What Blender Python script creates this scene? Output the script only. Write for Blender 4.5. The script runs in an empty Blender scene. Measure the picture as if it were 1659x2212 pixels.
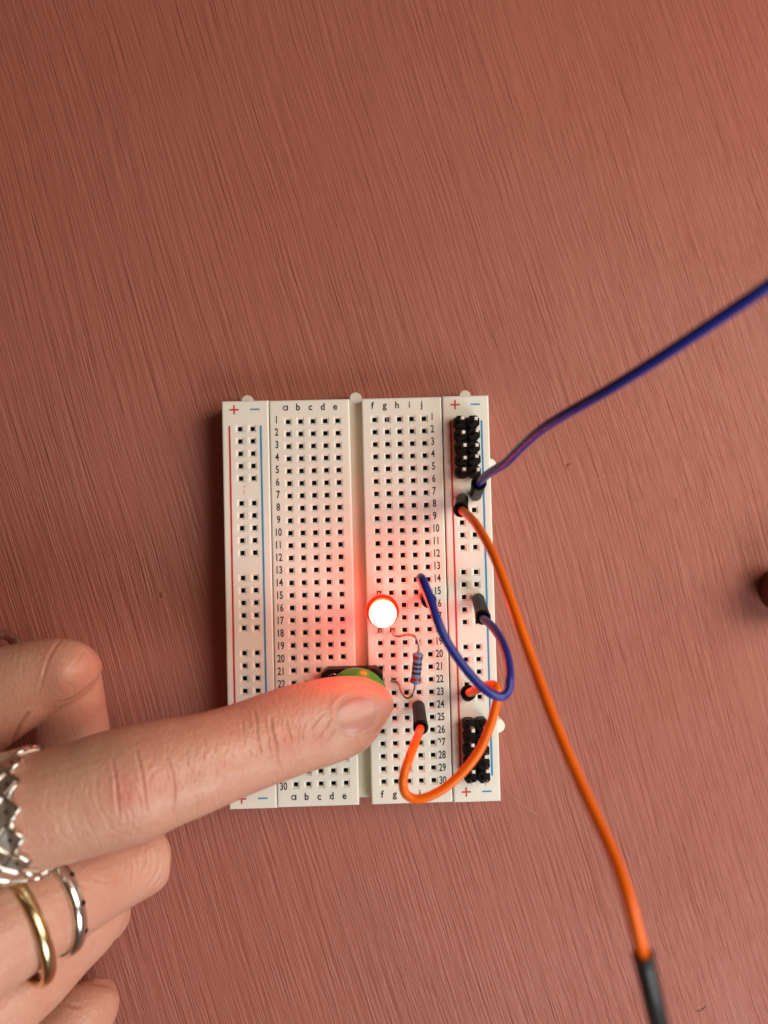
import bpy, bmesh, math, random
import numpy as np
from mathutils import Vector, Matrix
from mathutils.bvhtree import BVHTree

random.seed(7)
rng = np.random.default_rng(7)
sc = bpy.context.scene
sc.unit_settings.system = 'METRIC'
sc.unit_settings.scale_length = 0.01          # one unit is one centimetre; the code below works in millimetres
S = 0.1
C = sc.collection

# ------------------------------------------------------------------ camera
TOP = 8.5                                     # height of the breadboard's top face
FD = 1661.0                                   # focal length, in pixels of a 1659 x 2212 picture
RV = np.array([-0.0332306, 0.0152052, 0.0255305])
TV = np.array([-4.81248, -17.91747, -156.46727])
def rot(a):
    t = np.linalg.norm(a); k = a / t
    K = np.array([[0, -k[2], k[1]], [k[2], 0, -k[0]], [-k[1], k[0], 0]])
    return np.eye(3) + math.sin(t) * K + (1 - math.cos(t)) * K @ K
RM = rot(RV)
CAM = -RM.T @ TV + np.array([0, 0, TOP])
def at(px, py, z):
    """The point at height z (mm above the table) that is seen at that spot of the photograph."""
    d = RM.T @ np.array([(px - 829.5) / FD, -(py - 1105.9) / FD, -1.0])
    return CAM + d * ((z - CAM[2]) / d[2])
def depth(p):
    return -(RM @ (np.asarray(p) - np.array([0, 0, TOP])) + TV)[2]

cam_d = bpy.data.cameras.new('camera'); cam = bpy.data.objects.new('camera', cam_d); C.objects.link(cam)
cam.matrix_world = Matrix.Translation(Vector(CAM * S)) @ Matrix([list(r) for r in RM.T]).to_4x4()
cam_d.sensor_fit = 'VERTICAL'; cam_d.sensor_height = 36.0
cam_d.lens = 36.0 * FD / 2212.0
cam_d.clip_start = 0.1; cam_d.clip_end = 1000
cam_d.dof.use_dof = True
cam_d.dof.focus_distance = depth((0, 0, TOP)) * S
cam_d.dof.aperture_fstop = (cam_d.lens / 1000.0) / (2.3 * S)
sc.camera = cam

# ------------------------------------------------------------------ light
w = bpy.data.worlds.new('World'); sc.world = w; w.use_nodes = True
bg = w.node_tree.nodes['Background']
bg.inputs[0].default_value = (1.0, 0.58, 0.36, 1); bg.inputs[1].default_value = 0.065
def area(name, az, el, dist, sx, sy, col, power, aim=(0, 0, 0)):
    d = bpy.data.lights.new(name, 'AREA'); d.shape = 'RECTANGLE'; d.size = sx * S; d.size_y = sy * S
    d.color = col; d.energy = power
    o = bpy.data.objects.new(name, d); C.objects.link(o)
    a, e = math.radians(az), math.radians(el)
    p = Vector((math.cos(a) * math.cos(e), math.sin(a) * math.cos(e), math.sin(e))) * dist + Vector(aim)
    o.location = p * S
    o.rotation_euler = (Vector(aim) - p).to_track_quat('-Z', 'Y').to_euler()
    return o
area('window_light', 15, 44, 470, 276, 352, (1.0, 0.875, 0.73), 14000)
area('second_window_light', -52, 40, 430, 190, 175, (0.88, 0.97, 1.0), 6500)
sc.view_settings.view_transform = 'Standard'; sc.view_settings.look = 'None'
sc.view_settings.exposure = 0.42; sc.view_settings.gamma = 1.0
sc.cycles.use_denoising = True
sc.cycles.max_bounces = 10; sc.cycles.transmission_bounces = 8
sc.cycles.sample_clamp_indirect = 8.0

# ------------------------------------------------------------------ materials
def mat(name, col, rough=0.5, metal=0.0, spec=0.5, **kw):
    m = bpy.data.materials.new(name); m.use_nodes = True
    b = m.node_tree.nodes['Principled BSDF']
    b.inputs['Base Color'].default_value = (*col, 1); b.inputs['Roughness'].default_value = rough
    b.inputs['Metallic'].default_value = metal; b.inputs['Specular IOR Level'].default_value = spec
    for k, v in kw.items():
        b.inputs[k.replace('_', ' ')].default_value = v
    return m
class NT:
    def __init__(s, m): s.t = m.node_tree; s.b = s.t.nodes['Principled BSDF']
    def n(s, kind, **kw):
        n = s.t.nodes.new(kind)
        for k, v in kw.items():
            if k.startswith('i_'): n.inputs[k[2:].replace('_', ' ')].default_value = v
            else: setattr(n, k, v)
        return n
    def l(s, a, b): s.t.links.new(a, b)
    def math(s, op, a, b=0.0):
        n = s.t.nodes.new('ShaderNodeMath'); n.operation = op
        for i, v in enumerate((a, b)):
            if isinstance(v, (int, float)): n.inputs[i].default_value = v
            else: s.l(v, n.inputs[i])
        return n.outputs[0]
    def coords(s, scale=(1, 1, 1), rotz=0.0, src='Object'):
        c = s.n('ShaderNodeTexCoord'); mp = s.n('ShaderNodeMapping')
        mp.inputs['Scale'].default_value = scale; mp.inputs['Rotation'].default_value = (0, 0, rotz)
        s.l(c.outputs[src], mp.inputs[0]); return mp.outputs[0]
    def noise(s, vec, scale, detail=2.0, rough=0.5, dist=0.0):
        n = s.n('ShaderNodeTexNoise', i_Scale=scale, i_Detail=detail, i_Roughness=rough, i_Distortion=dist)
        s.l(vec, n.inputs['Vector']); return n.outputs['Fac']
    def mix(s, fac, a, b, blend='MIX'):
        n = s.n('ShaderNodeMix', data_type='RGBA', blend_type=blend)
        if isinstance(fac, (int, float)): n.inputs[0].default_value = fac
        else: s.l(fac, n.inputs[0])
        for i, v in ((6, a), (7, b)):
            if isinstance(v, tuple): n.inputs[i].default_value = (*v, 1)
            else: s.l(v, n.inputs[i])
        return n.outputs[2]
    def ramp(s, fac, lo, hi):
        n = s.n('ShaderNodeMapRange'); n.inputs[1].default_value = lo; n.inputs[2].default_value = hi
        s.l(fac, n.inputs[0]); return n.outputs[0]
    def bump(s, h, strength, dist, normal=None):
        n = s.n('ShaderNodeBump'); n.inputs['Strength'].default_value = strength; n.inputs['Distance'].default_value = dist
        s.l(h, n.inputs['Height'])
        if normal: s.l(normal, n.inputs['Normal'])
        return n.outputs[0]

# painted table: brush strokes left in dried paint
m_table = mat('painted_table', (0.40, 0.135, 0.10), 0.48, spec=0.4)
t = NT(m_table)
co = t.n('ShaderNodeTexCoord').outputs['Object']
mp0 = t.n('ShaderNodeMapping'); mp0.inputs['Rotation'].default_value = (0, 0, math.radians(-15)); t.l(co, mp0.inputs[0])
warp = t.n('ShaderNodeTexNoise', i_Scale=0.07, i_Detail=1.0); t.l(co, warp.inputs['Vector'])
wsub = t.n('ShaderNodeVectorMath', operation='SUBTRACT'); t.l(warp.outputs['Color'], wsub.inputs[0]); wsub.inputs[1].default_value = (0.5, 0.5, 0.5)
wmul = t.n('ShaderNodeVectorMath', operation='MULTIPLY'); t.l(wsub.outputs[0], wmul.inputs[0]); wmul.inputs[1].default_value = (1.15, 0.8, 0)
# the co-ordinates turned so that y follows the strokes
add = t.n('ShaderNodeVectorMath', operation='ADD'); t.l(mp0.outputs[0], add.inputs[0]); t.l(wmul.outputs[0], add.inputs[1])
w2 = t.n('ShaderNodeTexNoise', i_Scale=0.55, i_Detail=1.0); t.l(co, w2.inputs['Vector'])
w2s = t.n('ShaderNodeVectorMath', operation='SUBTRACT'); t.l(w2.outputs['Color'], w2s.inputs[0]); w2s.inputs[1].default_value = (0.5, 0.5, 0.5)
w2m = t.n('ShaderNodeVectorMath', operation='MULTIPLY'); t.l(w2s.outputs[0], w2m.inputs[0]); w2m.inputs[1].default_value = (0.05, 0.1, 0)
add2 = t.n('ShaderNodeVectorMath', operation='ADD'); t.l(add.outputs[0], add2.inputs[0]); t.l(w2m.outputs[0], add2.inputs[1])
def stroke(sx, sy, detail=3.0, rough=0.6):
    mp = t.n('ShaderNodeMapping'); mp.inputs['Scale'].default_value = (sx, sy, 1); t.l(add2.outputs[0], mp.inputs[0])
    return t.noise(mp.outputs[0], 1.0, detail, rough)
s1 = stroke(18.0, 0.44, 3.0, 0.6)
s2 = stroke(46.0, 0.80, 2.0, 0.5)
s3 = stroke(6.5, 0.24, 2.0, 0.5)
patch = t.ramp(t.noise(t.coords((1, 1, 1)), 0.22, 2.0), 0.36, 0.62)
h = t.math('ADD', t.math('MULTIPLY', s1, 1.0), t.math('MULTIPLY', s2, t.math('ADD', t.math('MULTIPLY', patch, 0.35), 0.2)))
h = t.math('ADD', h, t.math('MULTIPLY', s3, 0.8))
vor = t.n('ShaderNodeTexVoronoi', i_Scale=0.42); t.l(co, vor.inputs['Vector'])
speck = t.ramp(vor.outputs['Distance'], 0.035, 0.022)
h = t.math('ADD', h, t.math('MULTIPLY', speck, 0.8))
amp = t.math('ADD', t.math('MULTIPLY', t.ramp(t.noise(t.coords((1, .5, 1)), 0.55, 3.0), 0.3, 0.7), 0.45), 0.7)
h = t.math('MULTIPLY', h, amp)
t.l(t.bump(h, 1.0, 0.040), t.b.inputs['Normal'])
colr = t.mix(t.ramp(t.noise(t.coords((1, 1, 1)), 0.13, 3.0), 0.3, 0.7), (0.40, 0.120, 0.081), (0.385, 0.127, 0.096))
colr = t.mix(t.math('MULTIPLY', t.ramp(s1, 0.35, 0.7), 0.35), colr, (0.435, 0.150, 0.113))
colr = t.mix(t.math('MULTIPLY', t.ramp(vor.outputs['Distance'], 0.022, 0.012), 0.75), colr, (0.13, 0.03, 0.02))
t.l(colr, t.b.inputs['Base Color'])

def plastic(name, c1, c2):
    m = mat(name, c1, 0.36, spec=0.45)
    t = NT(m)
    t.b.inputs['Subsurface Weight'].default_value = 0.35
    t.b.inputs['Subsurface Radius'].default_value = (0.16, 0.12, 0.09)
    t.b.inputs['Subsurface Scale'].default_value = 1.0
    f = t.ramp(t.noise(t.coords(), 0.9, 4.0), 0.3, 0.7)
    t.l(t.mix(f, c1, c2), t.b.inputs['Base Color'])
    t.l(t.math('ADD', t.math('MULTIPLY', t.noise(t.coords(), 14.0, 3.0), 0.22), 0.26), t.b.inputs['Roughness'])
    t.l(t.bump(t.noise(t.coords(), 45.0, 3.0), 0.25, 0.003), t.b.inputs['Normal'])
    return m
m_white = plastic('white_plastic', (0.87, 0.85, 0.765), (0.84, 0.815, 0.735))
m_tray = plastic('cream_plastic', (0.70, 0.66, 0.53), (0.66, 0.62, 0.50))
m_contact = mat('tarnished_spring_contact', (0.035, 0.026, 0.022), 0.5, 0.6)
m_ink = mat('black_print', (0.018, 0.014, 0.014), 0.6)
def print_mat(name, col):
    m = mat(name, col, 0.55); t = NT(m)
    f = t.ramp(t.noise(t.coords((6, 6, 6)), 3.0, 4.0), 0.58, 0.72)
    t.l(t.mix(t.math('MULTIPLY', f, 0.35), col, tuple(min(1, c * 1.25 + 0.02) for c in col)), t.b.inputs['Base Color'])
    return m
m_redp = print_mat('red_print', (0.58, 0.030, 0.028)); m_bluep = print_mat('blue_print', (0.018, 0.26, 0.52))
m_foam = mat('backing_foam', (0.5, 0.46, 0.36), 0.9)
def black_plastic(name, c, r0):
    m = mat(name, c, r0, spec=0.12); t = NT(m)
    t.l(t.math('ADD', t.math('MULTIPLY', t.noise(t.coords(), 20.0, 4.0), 0.3), r0 - 0.12), t.b.inputs['Roughness'])
    t.l(t.bump(t.noise(t.coords((40, 40, 8)), 1.5, 3.0), 0.35, 0.006), t.b.inputs['Normal'])
    return m
m_black = black_plastic('black_plastic', (0.010, 0.0075, 0.0075), 0.42)
m_hole = mat('dark_socket', (0.006, 0.005, 0.005), 0.7)
m_steel = mat('tinned_pin', (0.60, 0.55, 0.48), 0.22, 1.0)
m_tip = mat('pin_end_glint', (0.80, 0.77, 0.70), 0.5, 0.0)  # pale matte tone painted on the pin tops for their bright reflection
m_lead = mat('tinned_lead', (0.50, 0.48, 0.46), 0.38, 1.0)
def wire_mat(name, c1, c2, rough=0.32):
    m = mat(name, c1, rough, spec=0.4); t = NT(m)
    t.b.inputs['Subsurface Weight'].default_value = 0.05
    t.b.inputs['Subsurface Radius'].default_value = (0.06, 0.03, 0.03); t.b.inputs['Subsurface Scale'].default_value = 1.0
    t.l(t.mix(t.ramp(t.noise(t.coords(), 3.0, 3.0), 0.35, 0.65), c1, c2), t.b.inputs['Base Color'])
    t.l(t.bump(t.noise(t.coords(), 18.0, 2.0), 0.25, 0.01), t.b.inputs['Normal'])
    return m
m_blue = wire_mat('blue_insulation', (0.020, 0.034, 0.30), (0.017, 0.030, 0.26))
m_orange = wire_mat('orange_insulation', (1.0, 0.180, 0.004), (1.0, 0.16, 0.004))
m_shrink = mat('black_heatshrink', (0.012, 0.013, 0.015), 0.4)

# glowing lamp
m_lens = mat('lit_red_lens', (0.9, 0.05, 0.02), 0.2)
nb = m_lens.node_tree.nodes['Principled BSDF']
nb.inputs['Emission Color'].default_value = (1.0, 0.070, 0.034, 1); nb.inputs['Emission Strength'].default_value = 72.0
m_side = mat('lit_red_lens_side', (0.9, 0.05, 0.02), 0.2)
nb = m_side.node_tree.nodes['Principled BSDF']
nb.inputs['Emission Color'].default_value = (1.0, 0.018, 0.004, 1); nb.inputs['Emission Strength'].default_value = 14.0
m_rim = mat('lit_red_flange', (0.85, 0.03, 0.015), 0.25)
nb = m_rim.node_tree.nodes['Principled BSDF']
nb.inputs['Emission Color'].default_value = (1.0, 0.015, 0.002, 1); nb.inputs['Emission Strength'].default_value = 0.75
m_foot = mat('added_epoxy_glow', (0.85, 0.03, 0.015), 0.25)
nb = m_foot.node_tree.nodes['Principled BSDF']
nb.inputs['Emission Color'].default_value = (1.0, 0.022, 0.008, 1); nb.inputs['Emission Strength'].default_value = 9.0  # extra glow on foot and flange sides, brightens the board nearby
m_green = mat('green_translucent_cap', (0.035, 0.30, 0.045), 0.16, spec=0.6, Transmission_Weight=0.25, IOR=1.48)
nt = NT(m_green)
nt.l(nt.mix(nt.ramp(nt.noise(nt.coords(), 2.5, 3.0), 0.35, 0.7), (0.05, 0.44, 0.05), (0.10, 0.55, 0.10)), nt.b.inputs['Base Color'])
m_resb = mat('resistor_blue_lacquer', (0.085, 0.26, 0.47), 0.3)
m_band_b = mat('dark_band', (0.045, 0.014, 0.012), 0.35)
m_band_r = mat('brown_red_band', (0.19, 0.022, 0.014), 0.35)
def metal(name, col, r):
    m = mat(name, col, r, 1.0); t = NT(m)
    t.l(t.math('ADD', t.math('MULTIPLY', t.noise(t.coords(), 9.0, 4.0), 0.22), r - 0.08), t.b.inputs['Roughness'])
    t.l(t.bump(t.noise(t.coords(), 12.0, 3.0), 0.2, 0.01), t.b.inputs['Normal'])
    return m
m_silver = metal('worn_silver', (0.80, 0.77, 0.72), 0.16)
m_gold = metal('worn_gold', (0.76, 0.57, 0.31), 0.2)
m_jet = mat('black_stone', (0.01, 0.01, 0.012), 0.15)
m_caster = mat('shadow_brown', (0.13, 0.036, 0.014), 0.6, spec=0.2)  # brown chosen to blend with the shadow tone on the table

# ------------------------------------------------------------------ object helpers (millimetres in, world co-ordinates)
ORG = {}
def mesh_of(name, verts, faces, mats, fm=None, smooth=False, org=(0, 0, 0)):
    me = bpy.data.meshes.new(name)
    o = np.asarray(org, float)
    me.from_pydata([tuple((np.asarray(v, float) - o) * S) for v in verts], [], [tuple(f) for f in faces])
    for m in (mats if isinstance(mats, (list, tuple)) else [mats]): me.materials.append(m)
    if fm is not None: me.polygons.foreach_set('material_index', list(fm))
    if smooth: me.polygons.foreach_set('use_smooth', [True] * len(me.polygons))
    me.update(); return me
def link(name, me, parent=None, loc=None):
    o = bpy.data.objects.new(name, me); C.objects.link(o)
    w = np.zeros(3) if loc is None else np.asarray(loc, float)
    if parent is not None:
        o.parent = parent; w = w - ORG[parent.name]
        ORG[o.name] = ORG[parent.name] + w
    else: ORG[o.name] = w
    o.location = tuple(w * S); return o
def obj(name, vf, mats, parent=None, fm=None, smooth=False, org=None):
    """A mesh object; its origin is org, or its parent's origin."""
    org = np.asarray(org, float) if org is not None else (ORG[parent.name] if parent is not None else np.zeros(3))
    return link(name, mesh_of(name, vf[0], vf[1], mats, fm, smooth, org), parent, org)
def thing(name, label, cat, loc, group=None):
    o = link(name, None, None, loc); o.empty_display_size = 0.3
    return tag(o, label, cat, group)
def tag(o, label, cat, group=None):
    o['label'] = label; o['category'] = cat
    if group: o['group'] = group
    return o

def join(*parts):
    V, F = [], []
    for v, f in parts:
        n = len(V); V += list(v); F += [tuple(i + n for i in q) for q in f]
    return V, F
def box(x0, x1, y0, y1, z0, z1, c=0.0):
    """A box with its upper edges chamfered by c."""
    if c <= 0:
        v = [(x0, y0, z0), (x1, y0, z0), (x1, y1, z0), (x0, y1, z0), (x0, y0, z1), (x1, y0, z1), (x1, y1, z1), (x0, y1, z1)]
        return v, [(3, 2, 1, 0), (4, 5, 6, 7), (0, 1, 5, 4), (1, 2, 6, 5), (2, 3, 7, 6), (3, 0, 4, 7)]
    out = [(x0, y0), (x1, y0), (x1, y1), (x0, y1)]; inn = [(x0 + c, y0 + c), (x1 - c, y0 + c), (x1 - c, y1 - c), (x0 + c, y1 - c)]
    return prism_stack([[(*p, z0) for p in out], [(*p, z1 - c) for p in out], [(*p, z1) for p in inn]])
def prism_stack(rings, cap0=True, cap1=True):
    V = []; F = []; n = len(rings[0])
    for r in rings: V += r
    for k in range(len(rings) - 1):
        for i in range(n):
            j = (i + 1) % n; F.append((k * n + i, k * n + j, (k + 1) * n + j, (k + 1) * n + i))
    if cap0: F.append(tuple(range(n - 1, -1, -1)))
    if cap1: F.append(tuple((len(rings) - 1) * n + i for i in range(n)))
    return V, F
def frame(d, hint=(0, 0, 1)):
    d = np.asarray(d, float); d = d / np.linalg.norm(d)
    u = np.cross(hint, d)
    if np.linalg.norm(u) < 1e-3: u = np.cross((1, 0, 0), d)
    u /= np.linalg.norm(u); return d, u, np.cross(d, u)
def lathe(p0, p1, prof, n=20, cap0=True, cap1=True):
    """prof: (distance along p0-p1 in mm, radius)."""
    p0 = np.asarray(p0, float); d, u, v = frame(np.asarray(p1, float) - p0)
    rings = [[tuple(p0 + d * s + r * (u * math.cos(a) + v * math.sin(a))) for a in np.linspace(0, 2 * math.pi, n, endpoint=False)] for s, r in prof]
    return prism_stack(rings, cap0, cap1)
def crom(P, sub=8):
    P = np.asarray(P, float); P = np.vstack([2 * P[0] - P[1], P, 2 * P[-1] - P[-2]]); out = []
    for i in range(1, len(P) - 2):
        a, b, c, d = P[i - 1:i + 3]
        for k in range(sub):
            x = k / sub
            out.append(0.5 * (2 * b + (c - a) * x + (2 * a - 5 * b + 4 * c - d) * x * x + (3 * b - a - 3 * c + d) * x ** 3))
    out.append(P[-2]); return np.array(out)
def tube(P, r, n=12, sub=8, smooth_path=True, wob=0.0):
    Q = crom(P, sub) if smooth_path else np.asarray(P, float)
    T = np.gradient(Q, axis=0); T /= np.linalg.norm(T, axis=1)[:, None]
    _, u, v = frame(T[0]); rings = []
    for i, q in enumerate(Q):
        u = u - T[i] * np.dot(u, T[i]); u /= np.linalg.norm(u); v = np.cross(T[i], u)
        rr = (r if np.isscalar(r) else r[min(i, len(r) - 1)]) * (1 + wob * math.sin(i * 1.7) * math.sin(i * 0.43))
        rings.append([tuple(q + rr * (u * math.cos(a) + v * math.sin(a))) for a in np.linspace(0, 2 * math.pi, n, endpoint=False)])
    return prism_stack(rings)

# ------------------------------------------------------------------ table
tb = box(-650, 650, -700, 700, -25, 0)
o = obj('table_top', tb, m_table); o['kind'] = 'structure'

# ------------------------------------------------------------------ breadboard
P = 2.54
def bx(c): return (c - 5.5) * P            # column number (a = 0 ... j = 11, groove between 4 and 7)
def by(r): return -(r - 15.5) * P          # row number
board = thing('breadboard', 'white half size breadboard with printed rows and columns lying on the painted table', 'breadboard', (0, 0, 0))

def strip(name, x0, x1, y0, y1, holes, ridges=()):
    """A plastic block with a square socket at every hole: a sunken lip, plastic walls, then the dark spring contact."""
    V, F, M = [], [], []
    def q(a, b, c, d, m=0):
        n = len(V); V.extend([a, b, c, d]); F.append((n, n + 1, n + 2, n + 3)); M.append(m)
    c = 0.28; zt = TOP; zb = 1.0
    xs = sorted({round(h[0], 4) for h in holes}); ys = sorted({round(h[1], 4) for h in holes})
    hs = {(round(a, 4), round(b, 4)) for a, b in holes}; g = 0.95; lip = 0.78; hw = 0.46
    ex = [x0 + c]; ey = [y0 + c]
    for x in xs: ex += [x - g, x + g]
    for y in ys: ey += [y - g, y + g]
    ex.append(x1 - c); ey.append(y1 - c)
    for i in range(len(ex) - 1):
        for j in range(len(ey) - 1):
            a, b, d, e = ex[i], ex[i + 1], ey[j], ey[j + 1]
            if b - a < 1e-6 or e - d < 1e-6: continue
            cx, cy = round((a + b) / 2, 4), round((d + e) / 2, 4)
            if i % 2 == 1 and j % 2 == 1 and any(abs(cx - hx) < 1e-3 and abs(cy - hy) < 1e-3 for hx, hy in hs):
                def sq(w, z): return [(cx - w, cy - w, z), (cx + w, cy - w, z), (cx + w, cy + w, z), (cx - w, cy + w, z)]
                rr = [sq(g, zt), sq(lip, zt), sq(lip - 0.10, zt - 0.16), sq(hw + 0.05, zt - 0.20), sq(hw, zt - 0.34), sq(hw - 0.02, zt - 0.95), sq(hw - 0.04, zt - 5.0)]
                for k in range(len(rr) - 1):
                    for s in range(4):
                        n2 = (s + 1) % 4; q(rr[k][s], rr[k][n2], rr[k + 1][n2], rr[k + 1][s], 1 if k == 5 else 0)
                q(*rr[-1], 1)
                # the two leaves of the spring contact
                for sgn in (-1, 1):
                    yy = cy + sgn * 0.20
                    q((cx - hw + 0.04, cy + sgn * (hw - 0.06), zt - 1.2), (cx + hw - 0.04, cy + sgn * (hw - 0.06), zt - 1.2), (cx + hw - 0.04, yy - sgn * 0.12, zt - 2.6), (cx - hw + 0.04, yy - sgn * 0.12, zt - 2.6), 1)
            else:
                q((a, d, zt), (b, d, zt), (b, e, zt), (a, e, zt))
    O = [(x0, y0), (x1, y0), (x1, y1), (x0, y1)]; I = [(x0 + c, y0 + c), (x1 - c, y0 + c), (x1 - c, y1 - c), (x0 + c, y1 - c)]
    Mi = [(x0 + c * .3, y0 + c * .3), (x1 - c * .3, y0 + c * .3), (x1 - c * .3, y1 - c * .3), (x0 + c * .3, y1 - c * .3)]
    for s in range(4):
        n2 = (s + 1) % 4
        q((*O[s], zb), (*O[n2], zb), (*O[n2], zt - c), (*O[s], zt - c))
        q((*O[s], zt - c), (*O[n2], zt - c), (*Mi[n2], zt - c * .3), (*Mi[s], zt - c * .3))
        q((*Mi[s], zt - c * .3), (*Mi[n2], zt - c * .3), (*I[n2], zt), (*I[s], zt))
    q(*[(*p, zb) for p in reversed(O)])
    for (rx, ry, hh) in ridges:                      # thin ribs moulded between the two socket columns
        b = box(rx - 0.07, rx + 0.07, ry - hh, ry + hh, zt, zt + 0.05)
        for f in b[1][1:]: q(*[b[0][k] for k in f])
    o = obj(name, (V, F), [m_white, m_contact], board, M)
    bm = bmesh.new(); bm.from_mesh(o.data); bmesh.ops.remove_doubles(bm, verts=bm.verts, dist=1e-5); bmesh.ops.recalc_face_normals(bm, faces=bm.faces); bm.to_mesh(o.data); bm.free()
    return o

YT = 16.27 * P
rows = list(range(1, 31)); rail_rows = [1.5 + 6 * g + k for g in range(5) for k in range(5)]
T1 = strip('terminal_strip', -6.965 * P, -0.5 * P, -YT + .1, YT - .1, [(bx(c), by(r)) for c in range(5) for r in rows])
T2 = strip('terminal_strip', 0.5 * P, 6.945 * P, -YT + .1, YT - .1, [(bx(c), by(r)) for c in range(7, 12) for r in rows])
def rail(x0, x1, c0, c1):
    return strip('power_rail', x0 * P, x1 * P, -YT, YT, [(c * P, by(r)) for c in (c0, c1) for r in rail_rows],
                 [((c0 + c1) / 2 * P, by(r), 0.95) for r in rail_rows])
R1 = rail(-10.785, -7.02, -9.385, -8.37)
R2 = rail(7.045, 10.785, 8.355, 9.37)
T1['label'] = 'socket block with columns a to e'; T2['label'] = 'socket block with columns f to j'
R1['label'] = 'power rail with the blue line on its inner side'; R2['label'] = 'power rail holding both black pin headers'
obj('base_tray', box(-10.6 * P, 10.6 * P, -16.0 * P, 16.05 * P, 0.85, 5.6), m_tray, board)
obj('backing', box(-10.5 * P, 10.5 * P, -15.95 * P, 15.95 * P, 0.0, 0.85), m_foam, board)
# dovetail tabs on the top edge and the right edge
def tab(px, py, dirx, diry, r, ln):
    c = at(px, py, 5.0); pts = []
    for a in np.linspace(-math.pi / 2, math.pi / 2, 11):
        u, v = math.cos(a) * r, math.sin(a) * r
        pts.append((c[0] + dirx * u - diry * v, c[1] + diry * u + dirx * v))
    pts.append((c[0] - dirx * ln - diry * r, c[1] - diry * ln + dirx * r)); pts.append((c[0] - dirx * ln + diry * r, c[1] - diry * ln - dirx * r))
    cc = np.mean(pts, axis=0)
    inn = [tuple(cc + (np.array(p) - cc) * 0.93) for p in pts]
    return obj('locking_tab', prism_stack([[(*p, 1.0) for p in pts], [(*p, 4.85) for p in pts], [(*p, 5.05) for p in inn]]), m_white, board)
tab(534, 866, 0, 1, 1.25, 2.0); tab(768, 860, 0, 1, 1.25, 2.0); tab(1004.5, 855, 0, 1, 1.22, 2.0)
tab(1059, 1003, 1, 0, 1.25, 2.0); tab(1076, 1568, 1, 0, 1.45, 2.0)

# flat print
ZP = TOP + 0.02
dg_cache = {}
def glyph_mesh(ch, size, sx, ink=m_ink, bold=0.0):
    key = (ch, size, sx)
    if key in dg_cache: return dg_cache[key]
    cu = bpy.data.curves.new('glyph', 'FONT'); cu.body = ch; cu.size = size * S; cu.align_x = 'CENTER'; cu.resolution_u = 3
    cu.offset = bold * S
    ob = bpy.data.objects.new('glyph', cu); C.objects.link(ob)
    bpy.context.view_layer.update()
    me = bpy.data.meshes.new_from_object(ob.evaluated_get(bpy.context.evaluated_depsgraph_get()))
    bpy.data.objects.remove(ob); bpy.data.curves.remove(cu)
    for v in me.vertices: v.co.x *= sx
    me.materials.clear(); me.materials.append(ink); me.name = 'printed_' + ch
    dg_cache[key] = me; return me
def letter_a(hh):
    """The single-storey a of the photograph: a bowl and a stem. Origin at the middle of the baseline."""
    V, F = [], []; r = hh / 2; st = hh * 0.19
    n = 20
    for a in np.linspace(0, 2 * math.pi, n, endpoint=False):
        V.append((-0.06 * hh + math.cos(a) * r * 0.92, r + math.sin(a) * r, 0)); V.append((-0.06 * hh + math.cos(a) * (r * 0.92 - st), r + math.sin(a) * (r - st), 0))
    for i in range(n):
        j = (i + 1) % n; F.append((2 * i, 2 * j, 2 * j + 1, 2 * i + 1))
    k = len(V); x = r * 0.92 - 0.06 * hh
    V += [(x - st * .7, 0, 0.004), (x + st * .3, 0, 0.004), (x + st * .3, hh, 0.004), (x - st * .7, hh, 0.004)]; F.append((k, k + 1, k + 2, k + 3))
    return mesh_of('printed_a', V, F, m_ink)
mesh_a = letter_a(1.06)
mesh_faded = mat('faded_black_print', (0.16, 0.13, 0.12), 0.6)
for name_row, base_row in (('top', 0.11), ('bottom', 31.19)):
    for i, ch in enumerate('abcdefghij'):
        col = i if i < 5 else i + 2
        me = mesh_a if ch == 'a' else glyph_mesh(ch, 1.98, 0.93, bold=0.045)
        if ch == 'i' and name_row == 'top': me = me.copy(); me.materials[0] = mesh_faded
        o = link('column_letter', me, T1 if i < 5 else T2, (bx(col) - 0.38, by(base_row) + random.uniform(-.03, .03), ZP))
        o.rotation_euler = (0, 0, random.uniform(-.02, .02))
for r in rows:
    for side in (0, 1):
        me = glyph_mesh(str(r), 2.15, 0.70, bold=0.04)
        if side == 1 and r == 27:                     # the 2 of this number is half worn away
            me = me.copy(); bm = bmesh.new(); bm.from_mesh(me)
            x1 = max(v.co.x for v in bm.verts); x0 = min(v.co.x for v in bm.verts); ym = max(v.co.y for v in bm.verts) * 0.42
            bmesh.ops.bisect_plane(bm, geom=bm.verts[:] + bm.edges[:] + bm.faces[:], plane_co=(0, ym, 0), plane_no=(0, 1, 0))
            bmesh.ops.delete(bm, geom=[f for f in bm.faces if f.calc_center_median().x < 0 and f.calc_center_median().y < ym], context='FACES')
            bm.to_mesh(me); bm.free()
        if side == 0:
            x = bx(0) - (0.90 + 0.05 * (r > 9)) * P; rr = r - 0.19 + 0.23 * (r - 1) / 29
        else:
            x = bx(11) + (0.66 + 0.05 * (r > 9)) * P; rr = r - 0.15 + 0.09 * (r - 1) / 29
        o = link('row_number', me, T1 if side == 0 else T2, (x, by(rr) - 0.77, ZP))
        o.rotation_euler = (0, 0, random.uniform(-.015, .03))
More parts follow.
